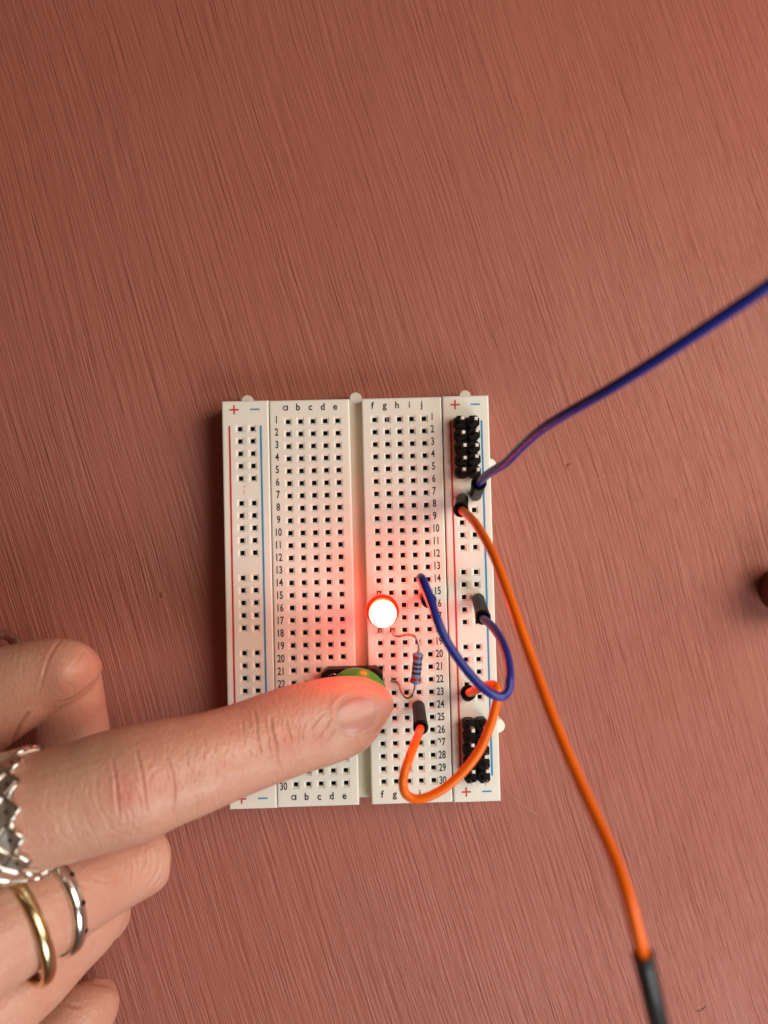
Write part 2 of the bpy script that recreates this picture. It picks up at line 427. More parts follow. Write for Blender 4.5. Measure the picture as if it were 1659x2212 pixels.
def flat(name, x0, x1, y0, y1, m, par, z=ZP, wob=0.0):
    if wob:
        n = 40; V, F = [], []
        for i in range(n + 1):
            y = y0 + (y1 - y0) * i / n
            V += [(x0 + random.uniform(-wob, wob), y, z), (x1 + random.uniform(-wob, wob), y, z)]
            if i: F.append((2 * i - 2, 2 * i - 1, 2 * i + 1, 2 * i))
        return obj(name, (V, F), m, par)
    return obj(name, ([(x0, y0, z), (x1, y0, z), (x1, y1, z), (x0, y1, z)], [(0, 1, 2, 3)]), m, par)
for xr, xb, par, xp, xm in ((-10.19, -7.68, R1, -9.79, -8.12), (7.64, 10.15, R2, 8.05, 9.69)):
    flat('rail_line', xr * P - .19, xr * P + .19, by(29.73), by(1.25), m_redp, par, wob=0.018)['label'] = 'red printed line'
    flat('rail_line', xb * P - .19, xb * P + .19, by(29.73), by(1.28), m_bluep, par, wob=0.018)['label'] = 'blue printed line'
    for row in (-0.05, 30.95):
        x, y = xp * P, by(row); a, b = 0.95, 0.165
        V = [(x - a, y - b), (x - b, y - b), (x - b, y - a), (x + b, y - a), (x + b, y - b), (x + a, y - b), (x + a, y + b), (x + b, y + b), (x + b, y + a), (x - b, y + a), (x - b, y + b), (x - a, y + b)]
        obj('plus_sign', ([(*v, ZP) for v in V], [(0, 1, 10, 11), (1, 4, 7, 10), (2, 3, 4, 1), (4, 5, 6, 7), (10, 7, 8, 9)]), m_redp, par)
        flat('minus_sign', xm * P - .95, xm * P + .95, by(row) - .15, by(row) + .15, m_bluep, par)

# two short dashes of stray red ink between the sockets of the left rail, and fine scuffs near the columns h and i
for px, py, ln in ((528, 1051, .55), (527, 1063, .9)):
    q = at(px, py, ZP); flat('ink_mark', q[0] - .05, q[0] + .05, q[1] - ln / 2, q[1] + ln / 2, m_redp, R1)
m_scuff = mat('scuffed_plastic', (0.86, 0.84, 0.78), 0.7)
for (xa, ya, xb, yb) in ((877, 878, 892, 900), (826, 872, 836, 878), (832, 900, 838, 908), (890, 1176, 893, 1168)):
    a, b = at(xa, ya, ZP), at(xb, yb, ZP); n_ = np.array([-(b - a)[1], (b - a)[0], 0]); n_ = n_ / np.linalg.norm(n_) * .05
    obj('scuff', ([a - n_ * .4, b - n_, b + n_, a + n_ * .4], [(0, 1, 2, 3)]), m_scuff, T2)

# ------------------------------------------------------------------ pin headers
def header(label, c0, c1, r0):
    x0, x1 = c0 * P, c1 * P
    t = thing('pin_header', label, 'pin header', ((x0 + x1) / 2, by(r0 + 2), TOP), 'black pin headers in the right power rail')
    hm = P / 2 - 0.02; ch = 0.62
    def octo(s): return [(-s + ch, -s), (s - ch, -s), (s, -s + ch), (s, s - ch), (s - ch, s), (-s + ch, s), (-s, s - ch), (-s, -s + ch)]
    v, f = prism_stack([[(*p, 0.02) for p in octo(hm - .08)], [(*p, 0.12) for p in octo(hm)], [(*p, 2.40) for p in octo(hm)], [(*p, 2.52) for p in octo(hm - .1)]])
    hme = mesh_of('header_block', v, f, m_black)
    p = 0.33
    v, f = prism_stack([[(a * p, b * p, -3.0) for a, b in ((-1, -1), (1, -1), (1, 1), (-1, 1))], [(a * p, b * p, 6.9) for a, b in ((-1, -1), (1, -1), (1, 1), (-1, 1))], [(a * .27, b * .27, 7.05) for a, b in ((-1, -1), (1, -1), (1, 1), (-1, 1))]])
    pme = mesh_of('pin', v, f, [m_steel, m_tip], [1 if min(v[i][2] for i in q) > 6.8 else 0 for q in f])
    for c in (x0, x1):
        for k in range(5):
            pos = (c + random.uniform(-.04, .04), by(r0 + k) + random.uniform(-.03, .03), TOP)
            a = link('header_block', hme, t, pos); a.rotation_euler = (random.uniform(-.02, .02), random.uniform(-.02, .02), random.uniform(-.05, .05))
            b = link('pin', pme, t, pos); b.rotation_euler = (random.uniform(-.025, .025), random.uniform(-.025, .025), random.uniform(-.1, .1))
    obj('spine', box(x0 - .35, x1 + .35, by(r0 + 4) - .9, by(r0) + .9, TOP + .3, TOP + 1.6), m_black, t)
header('black ten pin header at the top of the right power rail beside row 1', 8.355, 9.37, 1.5)
header('black ten pin header at the bottom of the right power rail under the orange loop', 8.355, 9.37, 25.5)

# ------------------------------------------------------------------ jumper wires
def plug(t, b, p, r=1.36):
    """A round black plug standing in a socket: b its foot, p its open end where the wire comes out."""
    b, p = np.asarray(b, float), np.asarray(p, float); L = np.linalg.norm(p - b)
    prof = [(0, r * .62), (0.08, r * .84), (0.5, r * .93), (L * .6, r * .96), (L * .66, r * .99), (L - .55, r * 1.05), (L - .12, r * 1.09), (L, r * 1.0), (L - .02, r * .78), (L - .9, r * .66)]
    o = obj('plug', lathe(b, p, prof, 24), [m_black], t, smooth=True)
    d = (p - b) / L
    obj('plug_pin', lathe(b - d * 0.0 + np.array([0, 0, -3.5]), b + d * .3, [(0, .28), (np.linalg.norm(d * .3 + np.array([0, 0, 3.5])), .3)], 8), m_steel, o)
    return o
G_W = 'jumper wires plugged into the breadboard'
def wire(label, m, pts, r, plugs, ends=()):
    """pts: (px, py, z). The wire starts and ends inside its plugs."""
    base = plugs[0][0]
    t = thing('jumper_wire', label, 'jumper wire', (base[0], base[1], TOP), G_W)
    Q = [at(*p) for p in pts]
    obj('insulation', tube(Q, r, 14, 10, wob=0.012), m, t, smooth=True)
    for b, p in plugs: plug(t, b, p)
    return t
ZB = TOP + 0.5
PA = (at(1027, 1070, ZB), at(1034.5, 1043, 21.5))
PB = (at(999, 1078, ZB), at(995.5, 1101, 21))
PC = (at(1033, 1293, ZB), at(1043.5, 1334, 21))
PC2 = (at(920, 1290, ZB), at(926.5, 1297, 20.5))
PD1 = (at(904, 1524, ZB), at(908.8, 1572, 20))
PD2 = (at(1010, 1502, ZB), at(1012, 1496, 20.5))
wire('long blue jumper wire rising from the right rail to the right edge', m_blue,
     [(1033, 1046, 20), (1038, 1040, 22.5), (1048, 1029, 26), (1063, 1018, 29.5), (1092, 1000, 34), (1117, 975, 38), (1143, 950, 42), (1172, 926, 46), (1214, 899, 51), (1277, 863, 57), (1327, 834, 61), (1420, 776, 67), (1540, 697, 73), (1659, 617, 78), (1800, 520, 82), (2000, 380, 80), (2300, 200, 60)], 0.78, [PA])
tB = wire('long orange jumper wire running down to a black sleeve at the bottom', m_orange,
     [(996, 1101, 19.5), (1001, 1105, 22), (1012, 1114, 25), (1032, 1138, 30), (1064, 1195, 36), (1095, 1275, 42), (1120, 1345, 46), (1150, 1430, 50), (1190, 1540, 56), (1232, 1642, 61), (1277, 1742, 66), (1322, 1840, 71), (1354, 1930, 75), (1376, 2015, 77), (1389, 2065, 77.5), (1400, 2110, 77), (1412, 2160, 76)], 0.79, [PB])
sl = [at(1390, 2068, 77.6), at(1400, 2112, 77), (at(1412, 2162, 76)), at(1424, 2215, 74), at(1444, 2290, 70), at(1470, 2390, 62)]
o = obj('connector_sleeve', tube(sl, 1.2, 16, 8), m_shrink, tB, smooth=True)
d0, u0, v0 = frame(np.array(sl[0]) - np.array(sl[1]))
ringm = prism_stack([[tuple(np.array(sl[0]) + d0 * s + r * (u0 * math.cos(a) + v0 * math.sin(a))) for a in np.linspace(0, 2 * math.pi, 20, endpoint=False)] for s, r in ((-.6, 1.2), (.25, 1.27), (.5, 1.2), (.35, 0.95), (-.6, .85))])
obj('sleeve_lip', ringm, m_shrink, o, smooth=True)
wire('short blue jumper wire looping from row 16 back to the right rail', m_blue,
     [(926, 1297, 19), (924, 1288, 23), (917, 1270, 27), (910, 1252, 30.5), (909, 1247, 32.5), (915, 1256, 35), (930, 1296, 37), (945, 1340, 38.5), (965, 1385, 39), (1000, 1437, 39), (1035, 1478, 39), (1062, 1499, 39), (1085, 1504, 38.5), (1098, 1490, 38), (1101, 1460, 37), (1096, 1420, 34), (1081, 1380, 30), (1062, 1352, 26), (1046, 1338, 22.5), (1043, 1334, 19.5)], 0.76, [PC2, PC])
wire('short orange jumper wire looping from row 25 over the bottom pin header', m_orange,
     [(908, 1572, 18.5), (907, 1577, 21), (899, 1599, 26), (886, 1632, 30), (874, 1668, 32), (871, 1695, 32), (878, 1716, 32), (900, 1726, 32), (930, 1719, 32), (966, 1698, 32), (1003, 1664, 32), (1036, 1620, 32), (1058, 1570, 32), (1071, 1525, 32), (1075, 1497, 32), (1069, 1481, 31), (1054, 1480, 29), (1034, 1488, 26), (1018, 1495, 22.5), (1012, 1497, 19)], 0.80, [PD1, PD2])

# ------------------------------------------------------------------ lit lamp
LB = at(826.5, 1322.5, 17.5)
led = thing('led', 'lit red LED glowing white at its centre beside row 16', 'LED', (LB[0], LB[1], TOP))
zc = 14.3
prof = [(0, 3.25), (.7, 3.25), (.85, 3.15)]
obj('flange', lathe((LB[0], LB[1], zc), (LB[0], LB[1], zc + 1), prof, 32, True, True), [m_rim, m_foot], led, [1] * 32 + [0] * 32 + [1, 0], smooth=False)
obj('added_glow_foot', lathe((LB[0], LB[1], zc - 1.4), (LB[0], LB[1], zc), [(0, 2.3), (.3, 2.6), (1.38, 2.6)], 32), m_foot, led)  # added glowing foot, brightens the board close round the LED
dome = [(0.0, 2.56), (5.0, 2.54)] + [(5.0 + 2.4 * math.sin(a), 2.54 * math.cos(a)) for a in np.linspace(0.1, 1.5, 9)]
obj('lens', lathe((LB[0], LB[1], zc + 1.0), (LB[0], LB[1], zc + 2), dome, 32), [m_side, m_lens], led, [0] * 32 + [1] * (32 * 9) + [0, 1], smooth=True)
for (c, r) in ((7, 15), (7, 18)):
    obj('leg', tube([(bx(c), by(r), TOP - 2), (bx(c), by(r), TOP + 1.5), (LB[0] + (bx(c) - LB[0]) * .6, LB[1] + (by(r) - LB[1]) * .5, TOP + 4), (LB[0], LB[1] + (1.2 if r == 15 else -1.2), TOP + 7), (LB[0], LB[1] + (1.2 if r == 15 else -1.2), zc + .3)], 0.26, 8, 5), m_lead, led, smooth=True)

# ------------------------------------------------------------------ resistor
ra, rb = at(903.5, 1409, 14.0), at(897, 1478, 14.0)
res = thing('resistor', 'small blue banded resistor standing on bent leads below the LED', 'resistor', ((ra[0] + rb[0]) / 2, (ra[1] + rb[1]) / 2, TOP))
Lr = np.linalg.norm(rb - ra); R0 = 1.16
def rprof(s):
    x = s / Lr; e = max(0.0, 1 - min(x, 1 - x) / 0.20)
    r = R0 * (0.80 + 0.20 * min(1.0, e * 1.6)); d = min(s, Lr - s)
    if d < 0.7: r *= math.sqrt(max(0.02, 1 - (1 - d / 0.7) ** 2)) * .75 + .25
    return r
ss = np.linspace(0, Lr, 40)
obj('body', lathe(ra, rb, [(s, rprof(s)) for s in ss], 24), m_resb, res, smooth=True)
for x, wd, m in ((.17, .10, m_band_r), (.36, .075, m_band_b), (.50, .075, m_band_b), (.645, .075, m_band_b), (.84, .10, m_band_r)):
    s0, s1_ = (x - wd / 2) * Lr, (x + wd / 2) * Lr
    pr = [(s, rprof(s) + 0.02) for s in np.linspace(s0, s1_, 5)]
    obj('colour_band', lathe(ra, rb, pr, 24, False, False), m, res, smooth=True)
g18 = (bx(8), by(18)); g22 = (bx(8), by(22))
obj('lead', tube([(g18[0], g18[1], TOP - 2), (g18[0], g18[1], TOP + .5), at(851, 1372, 11), at(862, 1374, 12.5), at(880, 1371, 13.5), at(895, 1374, 14), at(903, 1386, 14), at(905, 1400, 14), ra], 0.26, 8, 6), m_lead, res, smooth=True)
obj('lead', tube([rb, at(896, 1487, 14), at(891, 1501, 14), at(880, 1508, 13), at(869, 1497, 11.5), at(861, 1476, 10), (g22[0], g22[1], TOP + .3), (g22[0], g22[1], TOP - 2)], 0.26, 8, 6), m_lead, res, smooth=True)

# ------------------------------------------------------------------ push button
ctr = at(762.5, 1504.5, TOP + .3)
btn = thing('push_button', 'green round push button on a black square base under the fingertip', 'push button', (ctr[0], ctr[1], TOP))
hb = 6.15; cb = 1.25
def octb(s, c): return [(ctr[0] + a, ctr[1] + b) for a, b in ((-s + c, -s), (s - c, -s), (s, -s + c), (s, s - c), (s - c, s), (-s + c, s), (-s, s - c), (-s, -s + c))]
obj('base', prism_stack([[(*p, TOP + .15) for p in octb(hb, cb)], [(*p, TOP + 3.3) for p in octb(hb - .05, cb)], [(*p, TOP + 3.5) for p in octb(hb - .28, cb)]]), m_black, btn)
cc = at(769.8, 1514.5, 14)
capz = 12.0
obj('cap', lathe((cc[0], cc[1], capz), (cc[0], cc[1], capz + 1), [(0, 5.9), (.15, 6.25), (.9, 6.32), (1.5, 6.2), (1.9, 5.6), (2.1, 5.3), (3.0, 5.0), (3.4, 4.7), (3.6, 4.1), (3.65, 0.1)], 48), m_green, btn, smooth=True)
obj('stem', lathe((cc[0], cc[1], TOP + 3.3), (cc[0], cc[1], TOP + 4), [(0, 3.4), (capz - TOP - 3.3 + .1, 3.3)], 24), m_black, btn)
for (a, b) in ((-1, 1), (1, 1), (-1, -1), (1, -1)):
    obj('terminal', box(ctr[0] + a * 6.0 - .35, ctr[0] + a * 6.0 + .35, ctr[1] + b * 2.5 - .15, ctr[1] + b * 2.5 + .15, TOP - 2.0, TOP + .4), m_steel, btn)
# metal tab of the button's cover plate peeping out beside the cap
obj('cover_tab', tube([at(708, 1464, TOP + 3.7), at(714, 1458, TOP + 4.0), at(722, 1456.5, TOP + 4.0), at(730, 1459, TOP + 3.6)], 0.12, 6, 5), m_steel, btn, smooth=True)

# ------------------------------------------------------------------ the hand
def stations(L):
    """(px, py, z, width in picture pixels, thickness ratio) -> centre, half width, half thickness"""
    out = []
    for px, py, z, wd, k in L:
        c = at(px, py, z); a = wd / 2 / FD * depth(c); out.append((*c, a, a * k))
    return crom(out, 6)
def loft(L, n=28, sq=2.0):
    Q = stations(L); T = np.gradient(Q[:, :3], axis=0); T /= np.linalg.norm(T, axis=1)[:, None]; rings = []
    for q, tt in zip(Q, T):
        lat = np.cross((0, 0, 1.0), tt); nl = np.linalg.norm(lat); lat = lat / nl; up = np.cross(tt, lat)
        r = []
        for a in np.linspace(0, 2 * math.pi, n, endpoint=False):
            ca, sa = math.cos(a), math.sin(a)
            ca = math.copysign(abs(ca) ** (2 / sq), ca); sa = math.copysign(abs(sa) ** (2 / sq), sa)
            r.append(tuple(q[:3] + lat * max(q[3], .15) * ca + up * max(q[4], .15) * sa))
        rings.append(r)
    return prism_stack(rings)
INDEX = [(-330, 1850, 42, 290, .95), (-150, 1800, 42, 268, .95), (0, 1768, 41, 250, .97), (111, 1743, 40, 246, .97), (180, 1724, 39, 246, .97), (228, 1709, 38.3, 249, .97), (290, 1692, 37.2, 247, .97), (350, 1672, 35.6, 232, .95), (424, 1651, 33.6, 212, .92), (514, 1620, 30.2, 195, .88), (587, 1593, 27.2, 192, .85), (640, 1575, 25.2, 190, .80), (700, 1559, 23.2, 185, .76), (747, 1546, 22.0, 172, .74), (786, 1536, 21.2, 149, .74), (817, 1533, 20.7, 112, .80), (836, 1536, 20.4, 66, .9), (845, 1540, 20.3, 14, .9)]
MIDDLE = [(-330, 2200, 50, 260, .9), (-150, 2110, 47, 240, .92), (45, 1992, 38, 214, .95), (125, 1945, 33, 200, .95), (220, 1893, 26, 178, .95), (282, 1864, 21.5, 164, .95), (318, 1849, 19, 154, .95), (340, 1841, 17.5, 132, .95), (352, 1837, 17, 96, .95), (358, 1835, 17, 30, .95)]
MIDDLE2 = [(330, 1842, 18, 60, .9), (316, 1846, 16, 128, .9), (270, 1862, 13, 150, .9), (200, 1890, 11, 150, .9), (120, 1925, 11, 145, .9), (70, 1945, 11, 60, .9)]
RING = [(-330, 2480, 42, 240, .9), (-150, 2310, 40, 215, .92), (0, 2165, 33, 184, .95), (70, 2105, 28, 170, .95), (145, 2036, 22, 148, .95), (200, 1990, 18, 134, .95), (240, 1968, 15.5, 104, .95), (268, 1958, 14, 60, .95), (281, 1956, 13.5, 12, .95)]
RING2 = [(262, 1962, 14, 50, .9), (230, 1975, 11.5, 110, .9), (160, 2010, 9.5, 130, .9), (80, 2060, 9.5, 120, .9), (40, 2085, 10, 50, .9)]
LITTLE = [(-330, 2720, 36, 220, .9), (-150, 2540, 32, 190, .92), (40, 2330, 24, 160, .95), (120, 2255, 19, 152, .95), (172, 2200, 15.5, 140, .95), (202, 2160, 13, 118, .95), (215, 2130, 11.5, 80, .95), (219, 2112, 11, 30, .95)]
LITTLE2 = [(212, 2140, 11, 50, .9), (205, 2170, 9.5, 105, .9), (165, 2225, 9, 115, .9), (100, 2285, 9, 100, .9), (60, 2310, 9, 40, .9)]
THUMB = [(-420, 1700, 32, 330, .8), (-260, 1610, 26, 290, .85), (-150, 1560, 23, 262, .9), (-60, 1525, 23, 236, .92), (20, 1492, 23.5, 198, .95), (90, 1462, 23.5, 166, .95), (146, 1449, 23, 140, .95), (186, 1446, 21.5, 104, .95), (208, 1446, 20.5, 56, .95), (217, 1447, 20, 10, .95)]
THUMB2 = [(150, 1395, 21, 60, .9), (150, 1430, 21, 118, .9), (150, 1480, 20, 138, .9), (152, 1540, 18, 152, .85), (157, 1600, 16, 156, .8), (150, 1660, 14.5, 145, .8), (145, 1710, 13.5, 100, .8), (143, 1735, 13, 30, .8)]
PALM = [(-130, 1960, 40, 420, .5), (-190, 1990, 41, 700, .34), (-300, 2050, 42, 900, .30), (-480, 2100, 42, 960, .30), (-700, 2110, 42, 860, .34), (-900, 2120, 42, 700, .42), (-1100, 2130, 42, 620, .5), (-1400, 2150, 42, 640, .55), (-1800, 2180, 42, 700, .6), (-1815, 2181, 42, 660, .6)]
hv, hf = join(loft(INDEX, 36), loft(MIDDLE), loft(MIDDLE2), loft(RING), loft(RING2), loft(LITTLE), loft(LITTLE2), loft(THUMB), loft(THUMB2), loft(PALM, 36))
raw = bpy.data.objects.new('hand_raw', mesh_of('hand_raw', hv, hf, m_white)); C.objects.link(raw)
bm = bmesh.new(); bm.from_mesh(raw.data); bmesh.ops.recalc_face_normals(bm, faces=bm.faces); bm.to_mesh(raw.data); bm.free()
md = raw.modifiers.new('remesh', 'REMESH'); md.mode = 'VOXEL'; md.voxel_size = 0.28 * S; md.use_smooth_shade = True
ms = raw.modifiers.new('smooth', 'SMOOTH'); ms.factor = 0.5; ms.iterations = 9
bpy.context.view_layer.update()
hand_me = bpy.data.meshes.new_from_object(raw.evaluated_get(bpy.context.evaluated_depsgraph_get()))
bpy.data.objects.remove(raw); hand_me.name = 'hand'
nv = len(hand_me.vertices)
co = np.empty(nv * 3, np.float32); hand_me.vertices.foreach_get('co', co); co = co.reshape(-1, 3).astype(float) / S
no = np.empty(nv * 3, np.float32); hand_me.vertex_normals.foreach_get('vector', no); no = no.reshape(-1, 3).astype(float)
# where each point of the skin is seen in the photograph (used to lay the creases where they are)
Yc = (co - np.array([0, 0, TOP])) @ RM.T + TV
PX = 829.5 + FD * Yc[:, 0] / -Yc[:, 2]; PY = 1105.9 - FD * Yc[:, 1] / -Yc[:, 2]
to_cam = CAM - co; to_cam /= np.linalg.norm(to_cam, axis=1)[:, None]
facing = np.clip((no * to_cam).sum(1) * 2.0, 0, 1)
disp = np.zeros(nv); red = np.zeros(nv)
isidx = np.zeros(nv, bool)
IQ = stations(INDEX)
di = np.full(nv, 99.0)
for q_ in IQ[::3, :3]: di = np.minimum(di, np.linalg.norm(co - q_, axis=1))
isidx = di < 13.0
def crease(pts, depth_mm, width_px, mask, smooth=True):
    global disp
    Q = np.asarray(pts, float)
    Q = np.c_[Q, np.zeros(len(Q))]
    Q = crom(Q, 6)[:, :2] if len(Q) > 2 else Q
    x0, y0 = Q.min(0) - 4 * width_px; x1, y1 = Q.max(0) + 4 * width_px
    sel = np.where(mask & (PX > x0) & (PX < x1) & (PY > y0) & (PY < y1))[0]
    if len(sel) == 0: return
    A, B = Q[:-1], Q[1:]; p = np.c_[PX[sel], PY[sel]]
    d = B - A; L2 = (d ** 2).sum(1) + 1e-9
    u = np.clip(((p[:, None] - A) * d).sum(2) / L2, 0, 1)
    dist = np.linalg.norm(p[:, None] - (A + u[..., None] * d), axis=2)
    k = dist.argmin(1); dm = dist.min(1); fr = (k + u[np.arange(len(sel)), k]) / len(A)
    taper = np.sin(np.clip(fr, 0.0, 1.0) * math.pi) ** 0.5
    g = np.exp(-(dm / width_px) ** 2) - 0.35 * np.exp(-((dm - 2.2 * width_px) / width_px) ** 2)
    disp[sel] -= depth_mm * g * (0.25 + .75 * taper) * facing[sel]
def c8(L): return [(.4 * u, 1327 + .4 * v) for u, v in L]
def c6(L): return [(451.2 + .24 * u, 1459.9 + .24 * v) for u, v in L]
def cb_(L): return [(.24 * u, 1758.6 + .24 * v) for u, v in L]
def c7(L): return [(.224 * u, 1353.8 + .224 * v) for u, v in L]
for L, dp, wp in (([(605, 780), (622, 880), (632, 980), (645, 1080)], .34, 3.2), ([(735, 730), (768, 880), (785, 1000), (797, 1070)], .36, 3.2), ([(890, 750), (935, 870), (942, 980), (930, 1090)], .28, 2.8),
                  ([(525, 850), (522, 980), (550, 1070), (610, 1140)], .30, 3.0), ([(450, 900), (448, 1040), (480, 1140), (545, 1255)], .24, 3.0), ([(370, 960), (372, 1110), (440, 1250)], .22, 3.0),
                  ([(300, 1010), (310, 1130), (360, 1230)], .16, 3.0), ([(245, 1110), (250, 1190), (270, 1240)], .13, 3.0), ([(690, 1040), (715, 1100), (705, 1180)], .26, 2.6),
                  ([(580, 1140), (620, 1170), (700, 1200)], .2, 2.6), ([(840, 820), (860, 930), (850, 1040)], .14, 2.2), ([(680, 800), (695, 900), (700, 990)], .14, 2.2),
                  ([(1090, 640), (1110, 720), (1105, 830)], .10, 2.2), ([(1000, 700), (1010, 800), (1000, 920)], .12, 2.2)):
    crease(c8(L), dp * (1.0 if dp > .27 and L[0][0] > 600 else .42), wp * .8, isidx)
for L, dp, wp in (([(555, 370), (565, 480), (600, 610), (610, 740), (650, 850)], .34, 3.0), ([(690, 380), (712, 480), (742, 590)], .24, 2.4), ([(405, 320), (430, 430), (440, 570), (475, 720)], .24, 2.6),
                  ([(1040, 330), (950, 430), (905, 530)], .20, 2.4), ([(1110, 370), (1030, 490), (960, 590)], .20, 2.4), ([(1150, 450), (1100, 530), (1060, 600)], .14, 2.2),
                  ([(300, 400), (310, 520), (320, 640)], .14, 2.2), ([(500, 380), (520, 470), (530, 600), (570, 760)], .2, 2.2), ([(820, 420), (800, 520), (810, 640)], .14, 2.0), ([(880, 400), (850, 480), (840, 600)], .14, 2.0)):
    crease(c6(L), dp, wp, isidx)
for k in range(330):                        # the net of fine folds over the back of the finger
    if k % 5 < 2: x, y = random.gauss(590, 50), random.gauss(1610, 24); ln = random.uniform(9, 26); sl_ = random.uniform(-.2, .45)
    elif k % 5 < 4: x, y = random.gauss(430, 45), random.gauss(1672, 26); ln = random.uniform(10, 28); sl_ = random.uniform(-.15, .35)
    else: x, y = random.gauss(300, 60), random.gauss(1710, 38); ln = random.uniform(10, 34); sl_ = random.uniform(-.1, .45)
    crease([(x - sl_ * ln / 2, y - ln / 2), (x + random.uniform(-2, 2), y), (x + sl_ * ln / 2, y + ln / 2)], random.uniform(.06, .16), random.uniform(1.1, 1.9), isidx)
oth = ~isidx
for L, dp, wp in (([(1285, 300), (1302, 420), (1280, 540)], .28, 2.6), ([(1130, 350), (1138, 440), (1132, 520)], .2, 2.4), ([(1440, 440), (1400, 540), (1330, 660)], .3, 2.6), ([(1460, 560), (1420, 610), (1380, 640)], .2, 2.4),
                  ([(1190, 400), (1200, 520), (1180, 640)], .14, 2.2), ([(1360, 330), (1370, 430), (1350, 520)], .14, 2.2), ([(560, 1700), (640, 1725), (720, 1735)], .25, 4), ([(820, 560), (900, 600), (980, 610)], .1, 3)):
    crease(cb_(L), dp, wp, oth)
for L, dp, wp in (([(585, 125), (490, 265), (430, 430), (375, 640)], .32, 3.4), ([(815, 230), (745, 330), (720, 410)], .2, 2.6), ([(560, 735), (700, 690), (800, 620), (960, 495)], .32, 3.2), ([(820, 240), (860, 320), (890, 370)], .16, 2.4),
                  ([(275, 830), (190, 950), (115, 1110), (100, 1180)], .9, 4.0), ([(240, 330), (215, 420), (235, 520)], .12, 2.6), ([(170, 260), (150, 350), (140, 420)], .12, 2.6), ([(760, 300), (700, 360), (670, 400)], .14, 2.2)):
    crease(c7(L), dp * .6, wp * .85, oth)
# the two bent knuckles stand out a little under the skin
def swell(px, py, rx, ry, amt, mask):
    global disp
    disp += amt * np.exp(-((PX - px) / rx) ** 2 - ((PY - py) / ry) ** 2) * facing * mask
swell(136, 1450, 34, 42, .55, oth); swell(325, 1838, 22, 34, .35, oth)
for px, py, rx, ry, a, mk in ((272, 1710, 34, 44, .75, isidx), (330, 1690, 36, 40, .55, isidx), (612, 1600, 46, 42, .5, isidx), (690, 1600, 28, 30, .55, isidx), (160, 1540, 60, 50, .35, oth), (100, 1440, 26, 60, .35, oth), (300, 1840, 36, 40, .2, oth), (700, 1500, 120, 40, .15, isidx)):
    red = np.maximum(red, a * np.exp(-((PX - px) / rx) ** 2 - ((PY - py) / ry) ** 2) * mk)
# bed of the nail: the skin rises round it and dips where it lies
NC = np.array([775.0, 1544.0]); ax = np.array([.965, -.262]); ay = np.array([.262, .965])
def nail_uv(px, py):
    p = np.stack([np.asarray(px) - NC[0], np.asarray(py) - NC[1]], -1); return p @ ax / 50.0, p @ ay / 45.0
uu, vv = nail_uv(PX, PY)
rr_ = (np.abs(uu) ** 2.6 + np.abs(vv) ** 2.6) ** (1 / 2.6)
near = isidx & (facing > .05)
disp += np.where(near, 0.10 * np.exp(-((rr_ - 1.12) / .10) ** 2) * np.clip(.35 - uu * .9, 0, 1) - 0.07 * np.exp(-((rr_ - 1.02) / .04) ** 2), 0)
nz = rng.normal(0, .008, nv)
co2 = co + no * (disp + nz)[:, None]
co2[:, 2] = np.maximum(co2[:, 2], 0.15)
hand_org = at(60, 1900, 0.0); hand_org = np.array([hand_org[0], hand_org[1], 0.0])
hand_me.vertices.foreach_set('co', ((co2 - hand_org) * S).astype(np.float32).ravel())
at_r = hand_me.attributes.new('redness', 'FLOAT', 'POINT'); at_r.data.foreach_set('value', red.astype(np.float32))
at_c = hand_me.attributes.new('crease', 'FLOAT', 'POINT'); at_c.data.foreach_set('value', np.clip(-disp / .3, 0, 1).astype(np.float32))
hand_me.polygons.foreach_set('use_smooth', [True] * len(hand_me.polygons)); hand_me.update()

m_skin = mat('skin', (0.60, 0.33, 0.24), 0.46, spec=0.5)
t = NT(m_skin)
t.b.inputs['Subsurface Weight'].default_value = 0.38; t.b.inputs['Subsurface Radius'].default_value = (0.34, 0.09, 0.045); t.b.inputs['Subsurface Scale'].default_value = 1.0
blot = t.ramp(t.noise(t.coords(), 1.3, 4.0, .6), 0.3, 0.72)
base = t.mix(blot, (0.64, 0.355, 0.255), (0.59, 0.27, 0.195))
fine = t.ramp(t.noise(t.coords(), 9.0, 3.0, .6), 0.35, 0.7)
base = t.mix(t.math('MULTIPLY', fine, 0.22), base, (0.68, 0.43, 0.325))
ra_ = t.n('ShaderNodeAttribute', attribute_name='redness'); ca_ = t.n('ShaderNodeAttribute', attribute_name='crease')
base = t.mix(t.math('MULTIPLY', ra_.outputs['Fac'], 0.95), base, (0.58, 0.19, 0.135))
base = t.mix(t.math('MULTIPLY', ca_.outputs['Fac'], 0.45), base, (0.47, 0.20, 0.145))
t.l(base, t.b.inputs['Base Color'])
v1 = t.n('ShaderNodeTexVoronoi', i_Scale=15.0); t.l(t.coords((1.2, .8, 1)), v1.inputs['Vector'])
hh_ = t.math('ADD', t.math('MULTIPLY', v1.outputs['Distance'], .7), t.math('MULTIPLY', t.noise(t.coords((1.6, .6, 1), .3), 9.0, 4.0, .6), 1.0))
t.l(t.bump(hh_, 0.7, 0.013), t.b.inputs['Normal'])
t.l(t.math('ADD', t.math('MULTIPLY', t.noise(t.coords(), 7.0, 3.0), .25), .28), t.b.inputs['Roughness'])
hand_me.materials.clear(); hand_me.materials.append(m_skin)
hand = link('hand', hand_me, None, hand_org)
tag(hand, "person's right hand with rings, its index finger pressing the green button", 'hand')

